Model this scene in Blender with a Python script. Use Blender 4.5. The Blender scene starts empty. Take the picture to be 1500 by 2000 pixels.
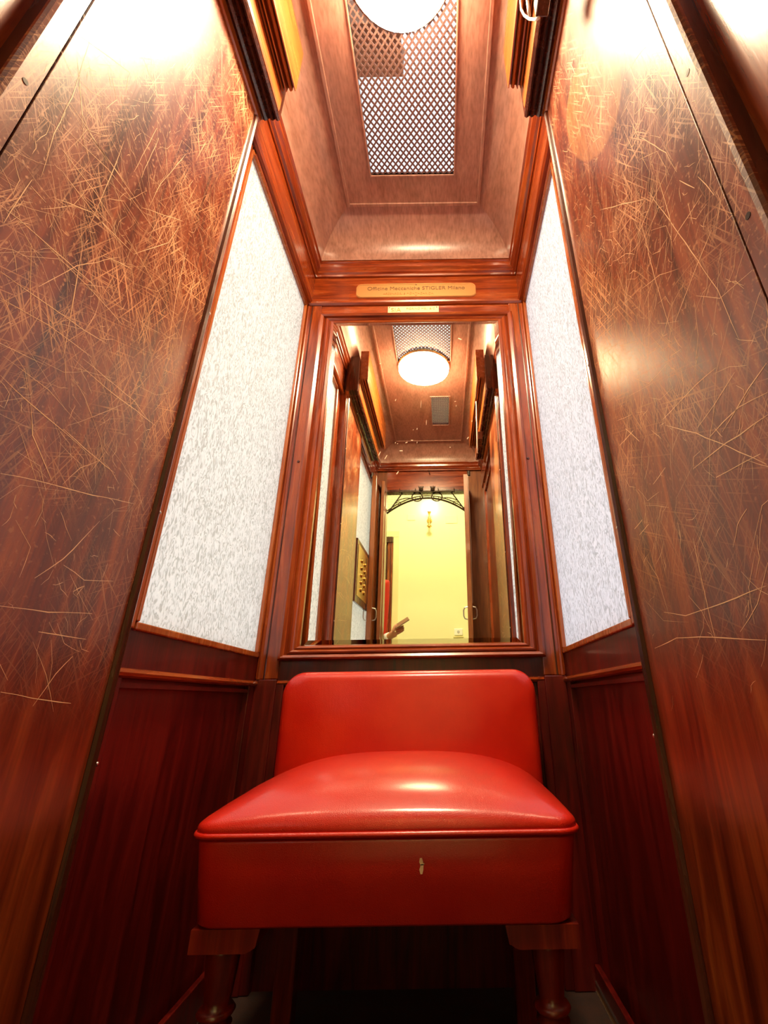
import bpy, bmesh, math, random
from mathutils import Vector, Matrix
random.seed(7)
S = bpy.context.scene
C = S.collection
PI = math.pi

# ------------------------------------------------------------------ camera
cam_d = bpy.data.cameras.new('camera')
cam = bpy.data.objects.new('camera', cam_d)
C.objects.link(cam)
PITCH, YAW, ROLL, FPX, X0 = .3981, .0015, -.0151, 873.97, 863.36
CAM = Vector((.0925, 0, .60))
fw = Vector((math.sin(YAW)*math.cos(PITCH), math.cos(YAW)*math.cos(PITCH), math.sin(PITCH)))
rt = Vector((math.cos(YAW), -math.sin(YAW), 0))
up = rt.cross(fw)
rt2 = rt*math.cos(ROLL)+up*math.sin(ROLL)
up2 = up*math.cos(ROLL)-rt*math.sin(ROLL)
cam.matrix_world = Matrix(((rt2.x, up2.x, -fw.x, CAM.x), (rt2.y, up2.y, -fw.y, CAM.y), (rt2.z, up2.z, -fw.z, CAM.z), (0, 0, 0, 1)))
cam_d.sensor_fit = 'VERTICAL'
cam_d.sensor_height = 24
cam_d.lens = FPX/2000*24
cam_d.shift_x = -(X0-750)/2000
cam_d.clip_start = .01
S.camera = cam

def unproj(u, v, axis, val):
    d = fw+rt2*((u-X0)/FPX)+up2*((1000-v)/FPX)
    t = (val-CAM[axis])/d[axis]
    return CAM+d*t

# ------------------------------------------------------------------ world and exposure
w = bpy.data.worlds.new('daylight')
S.world = w
w.use_nodes = True
bg = w.node_tree.nodes['Background']
_n = w.node_tree.nodes; _l = w.node_tree.links
_tc = _n.new('ShaderNodeTexCoord'); _sp = _n.new('ShaderNodeSeparateXYZ'); _mr = _n.new('ShaderNodeMapRange'); _mx = _n.new('ShaderNodeMix')
_mx.data_type = 'RGBA'; _mr.inputs[1].default_value = -1; _mr.inputs[2].default_value = 1
_l.new(_tc.outputs['Generated'], _sp.inputs[0]); _l.new(_sp.outputs[0], _mr.inputs[0]); _l.new(_mr.outputs[0], _mx.inputs[0])
_mx.inputs[6].default_value = (1.0, 1.0, .93, 1); _mx.inputs[7].default_value = (.86, .89, 1.08, 1)   # stairwell side warmer, window side bluer
_l.new(_mx.outputs[2], bg.inputs[0])
bg.inputs[1].default_value = .88
S.view_settings.view_transform = 'Standard'
S.view_settings.look = 'None'
S.view_settings.gamma = 1
S.view_settings.use_curve_mapping = False
S.view_settings.exposure = .50
LAMP_E = 122
HALL_W = 22

# ------------------------------------------------------------------ materials
def mat(name):
    m = bpy.data.materials.new(name); m.use_nodes = True
    nt = m.node_tree
    return m, nt, nt.nodes['Principled BSDF']
def N(nt, t, **k):
    n = nt.nodes.new(t)
    for a, b in k.items():
        if a.startswith('i_'):
            n.inputs[int(a[2:]) if a[2:].isdigit() else a[2:]].default_value = b
        else: setattr(n, a, b)
    return n
def ramp(nt, stops):
    r = nt.nodes.new('ShaderNodeValToRGB'); e = r.color_ramp.elements
    e[0].position, e[0].color = stops[0][0], (*stops[0][1], 1)
    e[1].position, e[1].color = stops[-1][0], (*stops[-1][1], 1)
    for p, c in stops[1:-1]:
        x = e.new(p); x.color = (*c, 1)
    return r
def simple(name, col, rough=.5, metal=0, coat=0, spec=.5):
    m, nt, b = mat(name)
    b.inputs['Base Color'].default_value = (*col, 1)
    b.inputs['Roughness'].default_value = rough
    b.inputs['Metallic'].default_value = metal
    b.inputs['Coat Weight'].default_value = coat
    b.inputs['Coat Roughness'].default_value = .12
    b.inputs['Specular IOR Level'].default_value = spec
    return m
def noisecol(nt, b, vec, scale, stops, detail=5, dist=0):
    n = N(nt, 'ShaderNodeTexNoise'); n.inputs['Scale'].default_value = scale
    n.inputs['Detail'].default_value = detail; n.inputs['Distortion'].default_value = dist
    nt.links.new(vec, n.inputs['Vector'])
    r = ramp(nt, stops); nt.links.new(n.outputs['Fac'], r.inputs[0])
    return n, r
def wood(name, dark, mid, light, scr=0., rough=.28, coat=.6, grain=(9, 9, .9), seed=0, figure=None, coatr=.1, bump=.05):
    m, nt, b = mat(name)
    L = nt.links.new
    tc = N(nt, 'ShaderNodeNewGeometry')
    mp = N(nt, 'ShaderNodeMapping'); mp.inputs['Scale'].default_value = grain
    mp.inputs['Location'].default_value = (seed*3.1, seed*1.7, seed*.3)
    L(tc.outputs['Position'], mp.inputs['Vector'])
    n1, r1 = noisecol(nt, b, mp.outputs[0], 3.0, [(.28, dark), (.5, mid), (.74, light)], 8, 1.2)
    mp2 = N(nt, 'ShaderNodeMapping'); mp2.inputs['Scale'].default_value = (grain[0]*14, grain[1]*14, grain[2]*6)
    L(tc.outputs['Position'], mp2.inputs['Vector'])
    n2 = N(nt, 'ShaderNodeTexNoise'); n2.inputs['Scale'].default_value = 2.0; n2.inputs['Detail'].default_value = 4
    L(mp2.outputs[0], n2.inputs['Vector'])
    mul = N(nt, 'ShaderNodeMix', data_type='RGBA', blend_type='MULTIPLY'); mul.inputs[0].default_value = .55
    rr = ramp(nt, [(.3, (.45, .4, .36)), (.6, (1, 1, 1))]); L(n2.outputs['Fac'], rr.inputs[0])
    L(r1.outputs[0], mul.inputs[6]); L(rr.outputs[0], mul.inputs[7])
    col = mul.outputs[2]
    rg = N(nt, 'ShaderNodeMapRange'); rg.inputs[3].default_value = rough*.75; rg.inputs[4].default_value = rough*1.35
    L(n1.outputs['Fac'], rg.inputs[0])
    rough_out = rg.outputs[0]
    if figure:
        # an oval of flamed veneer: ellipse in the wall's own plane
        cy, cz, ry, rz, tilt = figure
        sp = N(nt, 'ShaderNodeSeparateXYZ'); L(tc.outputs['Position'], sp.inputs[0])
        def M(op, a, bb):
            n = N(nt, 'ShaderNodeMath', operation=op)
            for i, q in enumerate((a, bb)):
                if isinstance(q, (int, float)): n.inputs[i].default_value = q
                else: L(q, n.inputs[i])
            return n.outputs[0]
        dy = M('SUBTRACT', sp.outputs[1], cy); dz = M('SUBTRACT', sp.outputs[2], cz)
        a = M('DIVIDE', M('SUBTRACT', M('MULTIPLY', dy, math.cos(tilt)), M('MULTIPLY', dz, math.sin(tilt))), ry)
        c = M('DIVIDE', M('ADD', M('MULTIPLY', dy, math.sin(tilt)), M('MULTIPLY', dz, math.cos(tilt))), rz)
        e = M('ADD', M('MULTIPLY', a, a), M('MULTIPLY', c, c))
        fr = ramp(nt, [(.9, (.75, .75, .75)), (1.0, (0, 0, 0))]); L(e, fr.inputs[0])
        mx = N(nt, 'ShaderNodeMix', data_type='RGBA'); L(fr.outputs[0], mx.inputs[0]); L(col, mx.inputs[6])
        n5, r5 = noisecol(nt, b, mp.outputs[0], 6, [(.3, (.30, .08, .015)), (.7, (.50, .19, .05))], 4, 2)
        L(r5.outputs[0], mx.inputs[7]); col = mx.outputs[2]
    if scr > 0:
        # rubbed haze and dense fine hairlines in several directions
        fac = None
        sep = tc.outputs['Position']
        for k, (ang, th) in enumerate(((-.55, .60), (.42, .605), (-.95, .62), (.12, .615), (1.1, .63))):
            rot = N(nt, 'ShaderNodeMapping'); rot.inputs['Rotation'].default_value = (ang, 0, 0)
            rot.inputs['Location'].default_value = (seed+k*2.3, k*1.1, 0)
            L(sep, rot.inputs['Vector'])
            st = N(nt, 'ShaderNodeMapping'); st.inputs['Scale'].default_value = (1, 420, 9)
            L(rot.outputs[0], st.inputs['Vector'])
            nn = N(nt, 'ShaderNodeTexNoise'); nn.inputs['Scale'].default_value = 1; nn.inputs['Detail'].default_value = 1.5
            L(st.outputs[0], nn.inputs['Vector'])
            mr = N(nt, 'ShaderNodeMapRange'); mr.inputs[1].default_value = th; mr.inputs[2].default_value = th+.05
            L(nn.outputs['Fac'], mr.inputs[0])
            if fac is None: fac = mr.outputs[0]
            else:
                mm = N(nt, 'ShaderNodeMath', operation='MAXIMUM'); L(fac, mm.inputs[0]); L(mr.outputs[0], mm.inputs[1]); fac = mm.outputs[0]
        pn = N(nt, 'ShaderNodeTexNoise'); pn.inputs['Scale'].default_value = 7; pn.inputs['Detail'].default_value = 4
        L(sep, pn.inputs['Vector'])
        pr_ = N(nt, 'ShaderNodeMapRange'); pr_.inputs[1].default_value = .42; pr_.inputs[2].default_value = .66
        L(pn.outputs['Fac'], pr_.inputs[0])
        # hands, bags and prams rub between knee and head height
        sz = N(nt, 'ShaderNodeSeparateXYZ'); L(sep, sz.inputs[0])
        hz = N(nt, 'ShaderNodeMapRange'); hz.inputs[1].default_value = .55; hz.inputs[2].default_value = 1.1
        L(sz.outputs[2], hz.inputs[0])
        f2 = N(nt, 'ShaderNodeMath', operation='MULTIPLY'); L(fac, f2.inputs[0]); L(pr_.outputs[0], f2.inputs[1])
        f2b = N(nt, 'ShaderNodeMath', operation='MULTIPLY'); L(f2.outputs[0], f2b.inputs[0]); L(hz.outputs[0], f2b.inputs[1])
        f3 = N(nt, 'ShaderNodeMath', operation='MULTIPLY'); L(f2b.outputs[0], f3.inputs[0]); f3.inputs[1].default_value = scr
        # speckle of small chips
        vn = N(nt, 'ShaderNodeTexNoise'); vn.inputs['Scale'].default_value = 150; vn.inputs['Detail'].default_value = 3
        L(sep, vn.inputs['Vector'])
        vr = N(nt, 'ShaderNodeMapRange'); vr.inputs[1].default_value = .60; vr.inputs[2].default_value = .70; vr.inputs[4].default_value = .5*scr
        L(vn.outputs['Fac'], vr.inputs[0])
        vh = N(nt, 'ShaderNodeMath', operation='MULTIPLY'); L(vr.outputs[0], vh.inputs[0]); L(hz.outputs[0], vh.inputs[1])
        f4 = N(nt, 'ShaderNodeMath', operation='MAXIMUM'); L(f3.outputs[0], f4.inputs[0]); L(vh.outputs[0], f4.inputs[1])
        mx = N(nt, 'ShaderNodeMix', data_type='RGBA'); L(f4.outputs[0], mx.inputs[0]); L(col, mx.inputs[6])
        mx.inputs[7].default_value = (.78, .36, .15, 1); col = mx.outputs[2]
        ra = N(nt, 'ShaderNodeMath', operation='MULTIPLY_ADD'); L(f4.outputs[0], ra.inputs[0]); ra.inputs[1].default_value = .3; L(rg.outputs[0], ra.inputs[2])
        rough_out = ra.outputs[0]
    L(col, b.inputs['Base Color'])
    L(rough_out, b.inputs['Roughness'])
    b.inputs['Coat Weight'].default_value = coat
    b.inputs['Coat Roughness'].default_value = coatr
    bp = N(nt, 'ShaderNodeBump'); bp.inputs['Strength'].default_value = bump; bp.inputs['Distance'].default_value = .002
    L(n2.outputs['Fac'], bp.inputs['Height']); L(bp.outputs[0], b.inputs['Normal'])
    return m

M_panel = wood('scratched_mahogany_veneer', (.05, .005, .0006), (.18, .023, .002), (.33, .064, .007), scr=.9, rough=.34, coat=.5, coatr=.21, seed=1)
P_ov1 = unproj(1135, 400, 0, .392); P_ov2 = unproj(1205, 60, 0, .392)
_c = (P_ov1+P_ov2)/2; _d = P_ov2-P_ov1
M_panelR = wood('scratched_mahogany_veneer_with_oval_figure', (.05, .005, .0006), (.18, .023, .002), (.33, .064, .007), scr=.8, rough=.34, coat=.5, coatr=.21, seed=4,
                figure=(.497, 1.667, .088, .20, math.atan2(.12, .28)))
WD = ((.13, .014, .002), (.29, .042, .005), (.42, .09, .013))
M_wood = wood('polished_mahogany', *WD, rough=.25, coat=.5, seed=2)
M_woodY = wood('polished_mahogany_rail', *WD, rough=.25, coat=.5, seed=2, grain=(12, .8, 12))
M_woodX = wood('polished_mahogany_cross_rail', *WD, rough=.25, coat=.5, seed=2, grain=(.8, 12, 12))
M_low = wood('deep_red_mahogany_shaded', (.04, .0006, .0003), (.10, .0015, .0004), (.16, .005, .0008), rough=.36, coat=.2, seed=3)  # red mahogany with the lower cabin's shade put into its colour
M_ceil = wood('ceiling_mahogany_lightened', (.33, .155, .11), (.43, .21, .155), (.50, .26, .195), rough=.3, coat=.35, seed=5, grain=(5, 1.2, 5), coatr=.25)  # mahogany made paler and pinker: skylight glow put into the colour
M_dark = wood('dark_stained_bead', (.035, .008, .004), (.07, .014, .006), (.12, .03, .012), rough=.25, coat=.45, seed=6)
M_old = wood('old_door_wood', (.12, .03, .006), (.22, .06, .012), (.32, .11, .025), rough=.35, coat=.4, seed=8)
M_gold = wood('honey_moulding', (.30, .06, .009), (.40, .095, .015), (.46, .125, .024), rough=.25, coat=.5, seed=9)
M_goldY = wood('honey_moulding_rail', (.30, .06, .009), (.40, .095, .015), (.46, .125, .024), rough=.25, coat=.5, seed=9, grain=(9, .5, 9))
M_scr = simple('bare_scratch', (.85, .52, .28), .5)
M_brass = simple('brass', (.75, .50, .18), .25, 1)
M_plaque = simple('aged_brass_plaque', (.62, .30, .10), .42, .6)
M_plate = simple('pale_brass_plate', (.72, .60, .36), .35, .15)
M_ink = simple('dark_engraving', (.18, .07, .02), .6)
M_iron = simple('wrought_iron', (.05, .03, .015), .5, .5)
M_steel = simple('steel', (.6, .58, .55), .3, 1)
M_black = simple('black_enamel', (.02, .015, .012), .3)
M_yellow = simple('yellow_plaster', (.93, .91, .56), .8)
M_cream = simple('cream_paint', (.90, .80, .42), .6)
M_white = simple('white_plastic', (.92, .92, .88), .4)
M_floor = wood('dark_floor', (.02, .006, .003), (.035, .01, .005), (.05, .014, .007), rough=.85, coat=0, seed=11)
M_mesh = simple('lattice_metal', (.22, .12, .10), .45, .4)
M_beam = simple('brown_beam_paint', (.42, .20, .11), .6)
M_skin = simple('skin', (.80, .42, .28), .5)
M_hair = simple('dark_hair', (.04, .02, .012), .5)
M_red = simple('red_jacket', (.62, .03, .015), .8)
M_cuff = simple('white_shirt_cotton', (.85, .85, .9), .8)
M_trou = simple('navy_trousers', (.03, .04, .08), .85)
M_silver, nt, b = mat('mirror_silver')
b.inputs['Base Color'].default_value = (.97, .95, .82, 1); b.inputs['Metallic'].default_value = 1
b.inputs['Roughness'].default_value = .012
# leather
def leather():
    m, nt, b = mat('red_leather'); L = nt.links.new
    tc = N(nt, 'ShaderNodeNewGeometry')
    n, r = noisecol(nt, b, tc.outputs['Position'], 9, [(.3, (.50, .006, .001)), (.7, (.60, .018, .002))], 6)
    L(r.outputs[0], b.inputs['Base Color'])
    b.inputs['Roughness'].default_value = .4; b.inputs['Specular IOR Level'].default_value = .3
    b.inputs['Coat Weight'].default_value = .7; b.inputs['Coat Roughness'].default_value = .2
    v = N(nt, 'ShaderNodeTexVoronoi', feature='DISTANCE_TO_EDGE'); v.inputs['Scale'].default_value = 420
    L(tc.outputs['Position'], v.inputs['Vector'])
    n3 = N(nt, 'ShaderNodeTexNoise'); n3.inputs['Scale'].default_value = 45; n3.inputs['Detail'].default_value = 6
    mp = N(nt, 'ShaderNodeMapping'); mp.inputs['Scale'].default_value = (3, 1, 1)
    L(tc.outputs['Position'], mp.inputs[0]); L(mp.outputs[0], n3.inputs['Vector'])
    ad = N(nt, 'ShaderNodeMath', operation='ADD'); L(v.outputs[0], ad.inputs[0]); L(n3.outputs['Fac'], ad.inputs[1])
    bp = N(nt, 'ShaderNodeBump'); bp.inputs['Strength'].default_value = .22; bp.inputs['Distance'].default_value = .002
    L(ad.outputs[0], bp.inputs['Height']); L(bp.outputs[0], b.inputs['Normal'])
    return m
M_leather = leather()
def frosted():
    m, nt, b = mat('rippled_frosted_glass'); L = nt.links.new
    nt.nodes.remove(b); out = nt.nodes['Material Output']
    tc = N(nt, 'ShaderNodeNewGeometry')
    mp = N(nt, 'ShaderNodeMapping'); mp.inputs['Scale'].default_value = (1, 1, .42)
    L(tc.outputs['Position'], mp.inputs[0])
    n = N(nt, 'ShaderNodeTexNoise'); n.inputs['Scale'].default_value = 85; n.inputs['Detail'].default_value = 6; n.inputs['Distortion'].default_value = 2.6
    L(mp.outputs[0], n.inputs['Vector'])
    r = ramp(nt, [(.40, (.60, .60, .57)), (.52, (.95, .95, .94)), (.7, (1, 1, .98))]); L(n.outputs['Fac'], r.inputs[0])
    tr = N(nt, 'ShaderNodeBsdfTranslucent'); L(r.outputs[0], tr.inputs['Color'])
    df = N(nt, 'ShaderNodeBsdfDiffuse'); L(r.outputs[0], df.inputs['Color'])
    bp = N(nt, 'ShaderNodeBump'); bp.inputs['Strength'].default_value = .6; bp.inputs['Distance'].default_value = .004
    L(n.outputs['Fac'], bp.inputs['Height'])
    gl = N(nt, 'ShaderNodeBsdfGlossy'); gl.inputs['Roughness'].default_value = .22; L(bp.outputs[0], gl.inputs['Normal'])
    for x in (df,): L(bp.outputs[0], x.inputs['Normal'])
    m1 = N(nt, 'ShaderNodeMixShader'); m1.inputs[0].default_value = .30; L(tr.outputs[0], m1.inputs[1]); L(df.outputs[0], m1.inputs[2])
    m2 = N(nt, 'ShaderNodeMixShader'); m2.inputs[0].default_value = .07; L(m1.outputs[0], m2.inputs[1]); L(gl.outputs[0], m2.inputs[2])
    L(m2.outputs[0], out.inputs[0])
    return m
M_frost = frosted()
M_clear, nt, b = mat('clear_glass_back')
nt.nodes.remove(b)
t_ = N(nt, 'ShaderNodeBsdfTransparent'); g_ = N(nt, 'ShaderNodeBsdfGlossy'); g_.inputs['Roughness'].default_value = .05
mx_ = N(nt, 'ShaderNodeMixShader'); mx_.inputs[0].default_value = .05
nt.links.new(t_.outputs[0], mx_.inputs[1]); nt.links.new(g_.outputs[0], mx_.inputs[2]); nt.links.new(mx_.outputs[0], nt.nodes['Material Output'].inputs[0])
def emis(name, col, s):
    m, nt, b = mat(name)
    b.inputs['Base Color'].default_value = (.9, .9, .85, 1)
    b.inputs['Emission Color'].default_value = (*col, 1); b.inputs['Emission Strength'].default_value = s
    return m
M_lamp = emis('lit_opal_glass', (1, .80, .50), LAMP_E)
M_candle = emis('lit_candle_shade', (1, .85, .6), 12)
M_screen = emis('phone_screen', (.6, .7, .9), .4)

# ------------------------------------------------------------------ mesh helpers
def obj(name, bm, m, parent=None, kind=None, smooth=False, label=None):
    me = bpy.data.meshes.new(name)
    bmesh.ops.recalc_face_normals(bm, faces=bm.faces[:])
    bm.to_mesh(me); bm.free()
    for mm in (m if isinstance(m, (list, tuple)) else [m]): me.materials.append(mm)
    if smooth:
        for p in me.polygons: p.use_smooth = True
    o = bpy.data.objects.new(name, me); C.objects.link(o)
    if parent:
        o.parent = parent
        # meshes are built in world coordinates; parents may be Empties set at their base
        o.matrix_parent_inverse = parent.matrix_basis.inverted()
    if kind: o['kind'] = kind
    if label: o['label'] = label
    return o
def thing(name, loc, label, cat, group=None):
    o = bpy.data.objects.new(name, None); C.objects.link(o); o.location = loc; o.empty_display_size = .05
    o['label'] = label; o['category'] = cat
    if group: o['group'] = group
    return o
def setting(name, loc=(0, 0, 0)):
    o = bpy.data.objects.new(name, None); C.objects.link(o); o.location = loc; o['kind'] = 'structure'; return o
def box(bm, x0, x1, y0, y1, z0, z1, bev=0, mi=0):
    vs = [bm.verts.new((x, y, z)) for x in (x0, x1) for y in (y0, y1) for z in (z0, z1)]
    fs = [bm.faces.new([vs[i] for i in q]) for q in ((0, 1, 3, 2), (4, 6, 7, 5), (0, 4, 5, 1), (2, 3, 7, 6), (0, 2, 6, 4), (1, 5, 7, 3))]
    for f in fs: f.material_index = mi
    if bev:
        es = list({e for f in fs for e in f.edges})
        r = bmesh.ops.bevel(bm, geom=es, offset=bev, segments=2, affect='EDGES', profile=.5)
    return fs
def B(*a, bev=0):
    bm = bmesh.new(); box(bm, *a, bev=bev); return bm
def BB(boxes, bev=0):
    bm = bmesh.new()
    for a in boxes: box(bm, *a, bev=bev)
    return bm
def sweep(pts, f0, f1, bm=None, closed=True):
    """pts 2-D; f0/f1 map a 2-D point to 3-D at the two ends"""
    bm = bm or bmesh.new()
    a = [bm.verts.new(f0(p)) for p in pts]; c = [bm.verts.new(f1(p)) for p in pts]
    n = len(pts)
    for i in range(n if closed else n-1):
        j = (i+1) % n
        bm.faces.new((a[i], a[j], c[j], c[i]))
    if closed:
        bm.faces.new(a[::-1]); bm.faces.new(c)
    return bm
def lathe(prof, o, ax='z', seg=24, bm=None, cap=True):
    bm = bm or bmesh.new(); rings = []
    for r, h in prof:
        ring = []
        for k in range(seg):
            a = 2*PI*k/seg; c, s = r*math.cos(a), r*math.sin(a)
            p = {'z': (c, s, h), 'y': (c, h, s), 'x': (h, c, s)}[ax]
            ring.append(bm.verts.new((o[0]+p[0], o[1]+p[1], o[2]+p[2])))
        rings.append(ring)
    for a, c in zip(rings, rings[1:]):
        for k in range(seg):
            bm.faces.new((a[k], a[(k+1) % seg], c[(k+1) % seg], c[k]))
    if cap:
        for r in (rings[0], rings[-1]):
            bm.faces.new(r)
    return bm
def tube(path, r, seg=8, bm=None, closed=False, flat=1.0):
    bm = bm or bmesh.new(); path = [Vector(p) for p in path]; rings = []
    n = len(path); prev = None
    for i, p in enumerate(path):
        t = (path[(i+1) % n]-path[i-1]) if closed else (path[min(i+1, n-1)]-path[max(i-1, 0)])
        t.normalize()
        if prev is None:
            a = t.orthogonal().normalized()
        else:
            a = (prev-t*prev.dot(t)).normalized()
        prev = a; bb = t.cross(a)
        rr = r[i] if isinstance(r, (list, tuple)) else r
        rings.append([bm.verts.new(p+a*rr*math.cos(2*PI*k/seg)+bb*rr*flat*math.sin(2*PI*k/seg)) for k in range(seg)])
    for i in range(n if closed else n-1):
        a, c = rings[i], rings[(i+1) % n]
        for k in range(seg):
            bm.faces.new((a[k], a[(k+1) % seg], c[(k+1) % seg], c[k]))
    if not closed:
        bm.faces.new(rings[0]); bm.faces.new(rings[-1])
    return bm
def bez(a, b, c, n=8):
    a, b, c = Vector(a), Vector(b), Vector(c)
    return [a*(1-t)**2+b*2*t*(1-t)+c*t*t for t in [i/n for i in range(n+1)]]
def text_mesh(name, s, size, loc, m, parent, extr=.0006, align='CENTER', mat3=None, sx=1):
    cu = bpy.data.curves.new(name, 'FONT'); cu.body = s; cu.size = size; cu.extrude = extr; cu.align_x = align; cu.align_y = 'CENTER'
    t = bpy.data.objects.new('tmp', cu); C.objects.link(t)
    dg = bpy.context.evaluated_depsgraph_get(); dg.update()
    me = bpy.data.meshes.new_from_object(t.evaluated_get(dg))
    bpy.data.objects.remove(t)
    Mx = Matrix.Translation(loc) @ (mat3 or Matrix.Rotation(PI/2, 4, 'X')) @ Matrix.Diagonal((sx, 1, 1, 1))
    me.transform(Mx); me.name = name; me.materials.clear(); me.materials.append(m)
    o = bpy.data.objects.new(name, me); C.objects.link(o)
    o.parent = parent; o.matrix_parent_inverse = parent.matrix_basis.inverted()
    return o
def slivers(pl, width, f, bm, jit=.0004):
    """thin tapering scratch marks laid 0.25 mm proud; pl = list of 2-D points, f maps to 3-D (a, b, lift)"""
    pts = []
    for (a, b) in zip(pl, pl[1:]):
        A, Bv = Vector(a), Vector(b); n = max(2, int((Bv-A).length/.02))
        for i in range(n): pts.append(A.lerp(Bv, i/n)+Vector((random.gauss(0, jit), random.gauss(0, jit))))
    pts.append(Vector(pl[-1]))
    m = len(pts); L, R_ = [], []
    for i, p in enumerate(pts):
        t = (pts[min(i+1, m-1)]-pts[max(i-1, 0)]);
        if t.length < 1e-9: t = Vector((1, 0))
        t.normalize(); nn = Vector((-t.y, t.x))
        ww = width*.5*(math.sin(PI*(i+.3)/(m-.4))**.5 if m > 2 else .7)*random.uniform(.6, 1.2)
        L.append(bm.verts.new(f(p+nn*ww))); R_.append(bm.verts.new(f(p-nn*ww)))
    for i in range(m-1): bm.faces.new((L[i], L[i+1], R_[i+1], R_[i]))

# ------------------------------------------------------------------ dimensions (metres)
XG, XP = .433, .392          # glass / panel half widths
YB, YF = 1.34, -.56          # back and front inner wall planes
ZG0, ZG1, ZR = .731, 2.05, .650
ZC = 2.40
YP0, YP1, YP2 = .272, .302, .70

# ------------------------------------------------------------------ floor, ceiling
fl = setting('floor')
obj('floor_covering', B(-.50, .50, YF-.08, YB+.05, -.04, 0), M_floor, fl)
ce = setting('ceiling')
FX0, FX1, FY0, FY1 = -.262, .262, YF+.17, 1.158
GX0, GX1, GY0, GY1 = -.150, .156, .555, 1.045
VX0, VX1, VY0, VY1 = .036, .154, -.15, .195
bm = bmesh.new()
for a in ((FX0, GX0, FY0, FY1), (GX1, FX1, FY0, FY1), (GX0, GX1, GY1, FY1), (GX0, GX1, VY1, GY0), (GX0, GX1, FY0, VY0), (GX0, VX0, VY0, VY1), (VX1, GX1, VY0, VY1)):
    box(bm, *a, ZC, ZC+.018)
obj('ceiling_panel', bm, M_ceil, ce)
# moulding line where the flat panel meets the cove
bm = bmesh.new()
for a in ((FX0, FX0+.012, FY0, FY1), (FX1-.012, FX1, FY0, FY1), (FX0+.012, FX1-.012, FY0, FY0+.012), (FX0+.012, FX1-.012, FY1-.012, FY1)):
    box(bm, *a, ZC-.006, ZC+.001, bev=.002)
obj('panel_moulding', bm, M_ceil, ce)
# cove: quarter curves from the cornice up to the flat panel, mitred at the corners
cx, cyb, cyf, cz = .385, YB-.045, YF+.045, 2.275
bm = bmesh.new(); rings = []
for k in range(11):
    t = k/10*PI/2
    a = math.sin(t); u = 1-math.cos(t)      # concave: rises first, then turns inward
    h = cz+(ZC-cz)*a
    s = u
    x0 = -cx+(FX0+cx)*s; x1 = cx+(FX1-cx)*s; y0 = cyf+(FY0-cyf)*s; y1 = cyb+(FY1-cyb)*s
    rings.append([bm.verts.new(p) for p in ((x0, y0, h), (x1, y0, h), (x1, y1, h), (x0, y1, h))])
for a, c in zip(rings, rings[1:]):
    for k in range(4): bm.faces.new((a[k], a[(k+1) % 4], c[(k+1) % 4], c[k]))
cv = obj('cove', bm, M_ceil, ce)
# smooth within each side only: mark by splitting at the mitres
bm = bmesh.new(); bm.from_mesh(cv.data)
bmesh.ops.split_edges(bm, edges=[e for e in bm.edges if abs(e.verts[0].co.x-e.verts[1].co.x) > 1e-5 and abs(e.verts[0].co.y-e.verts[1].co.y) > 1e-5 and abs(e.verts[0].co.z-e.verts[1].co.z) > 1e-5])
bm.to_mesh(cv.data); bm.free()
for p in cv.data.polygons: p.use_smooth = True
# outer skin above the cove so that no daylight leaks in
obj('roof_board', BB([(-.50, FX0, YF-.08, YB+.06, 2.42, 2.44), (FX1, .50, YF-.08, YB+.06, 2.42, 2.44), (FX0, FX1, FY1, YB+.06, 2.42, 2.44), (FX0, FX1, YF-.08, FY0, 2.42, 2.44)]), M_dark, ce)

# lattice grilles
def grille(name, x0, x1, y0, y1, px, py, wd, label, framem, fw_=.012):
    t = thing(name, ((x0+x1)/2, (y0+y1)/2, ZC), label, 'grille')
    bm = bmesh.new()
    W, H = x1-x0, y1-y0
    for sgn in (1, -1):
        dv = Vector((px, py*sgn)).normalized(); nn = Vector((-dv.y, dv.x))*wd/2
        n = int((W/px+H/py))+2
        for k in range(-1, n):
            # line through bottom (or top) edge at x = x0 + k*px - ...
            if sgn == 1: p0 = Vector((x0+(k-H/py)*px, y0))
            else: p0 = Vector((x0+(k-H/py)*px, y1))
            # clip to rect
            t0 = max(0, (x0-p0.x)/dv.x); t1 = min(H/abs(dv.y), (x1-p0.x)/dv.x)
            if t1-t0 < .004: continue
            a, c = p0+dv*t0, p0+dv*t1
            zz = ZC+.003+(.0015 if sgn > 0 else 0)
            v = [bm.verts.new((*(a+nn), zz)), bm.verts.new((*(c+nn), zz)), bm.verts.new((*(c-nn), zz)), bm.verts.new((*(a-nn), zz))]
            v2 = [bm.verts.new((q.co.x, q.co.y, zz+.0035)) for q in v]
            bm.faces.new(v[::-1]); bm.faces.new(v2)
            for i in range(4): bm.faces.new((v[i], v[(i+1) % 4], v2[(i+1) % 4], v2[i]))
    obj('lattice', bm, M_mesh, t)
    f = fw_
    obj('frame', BB([(x0-f, x0, y0-f, y1+f, ZC-.005, ZC+.012), (x1, x1+f, y0-f, y1+f, ZC-.005, ZC+.012), (x0, x1, y0-f, y0, ZC-.005, ZC+.012), (x0, x1, y1, y1+f, ZC-.005, ZC+.012)], bev=.0015), framem, t)
    return t
grille('ceiling_grille', GX0, GX1, GY0, GY1, .0205, .0235, .0050, 'large diamond-mesh metal grille in the ceiling with daylight above it', M_ceil, .006)
grille('ceiling_vent', VX0, VX1, VY0, VY1, .014, .016, .0034, 'small diamond-mesh vent in the ceiling seen beyond the lamp in the mirror', M_ceil, .008)

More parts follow.
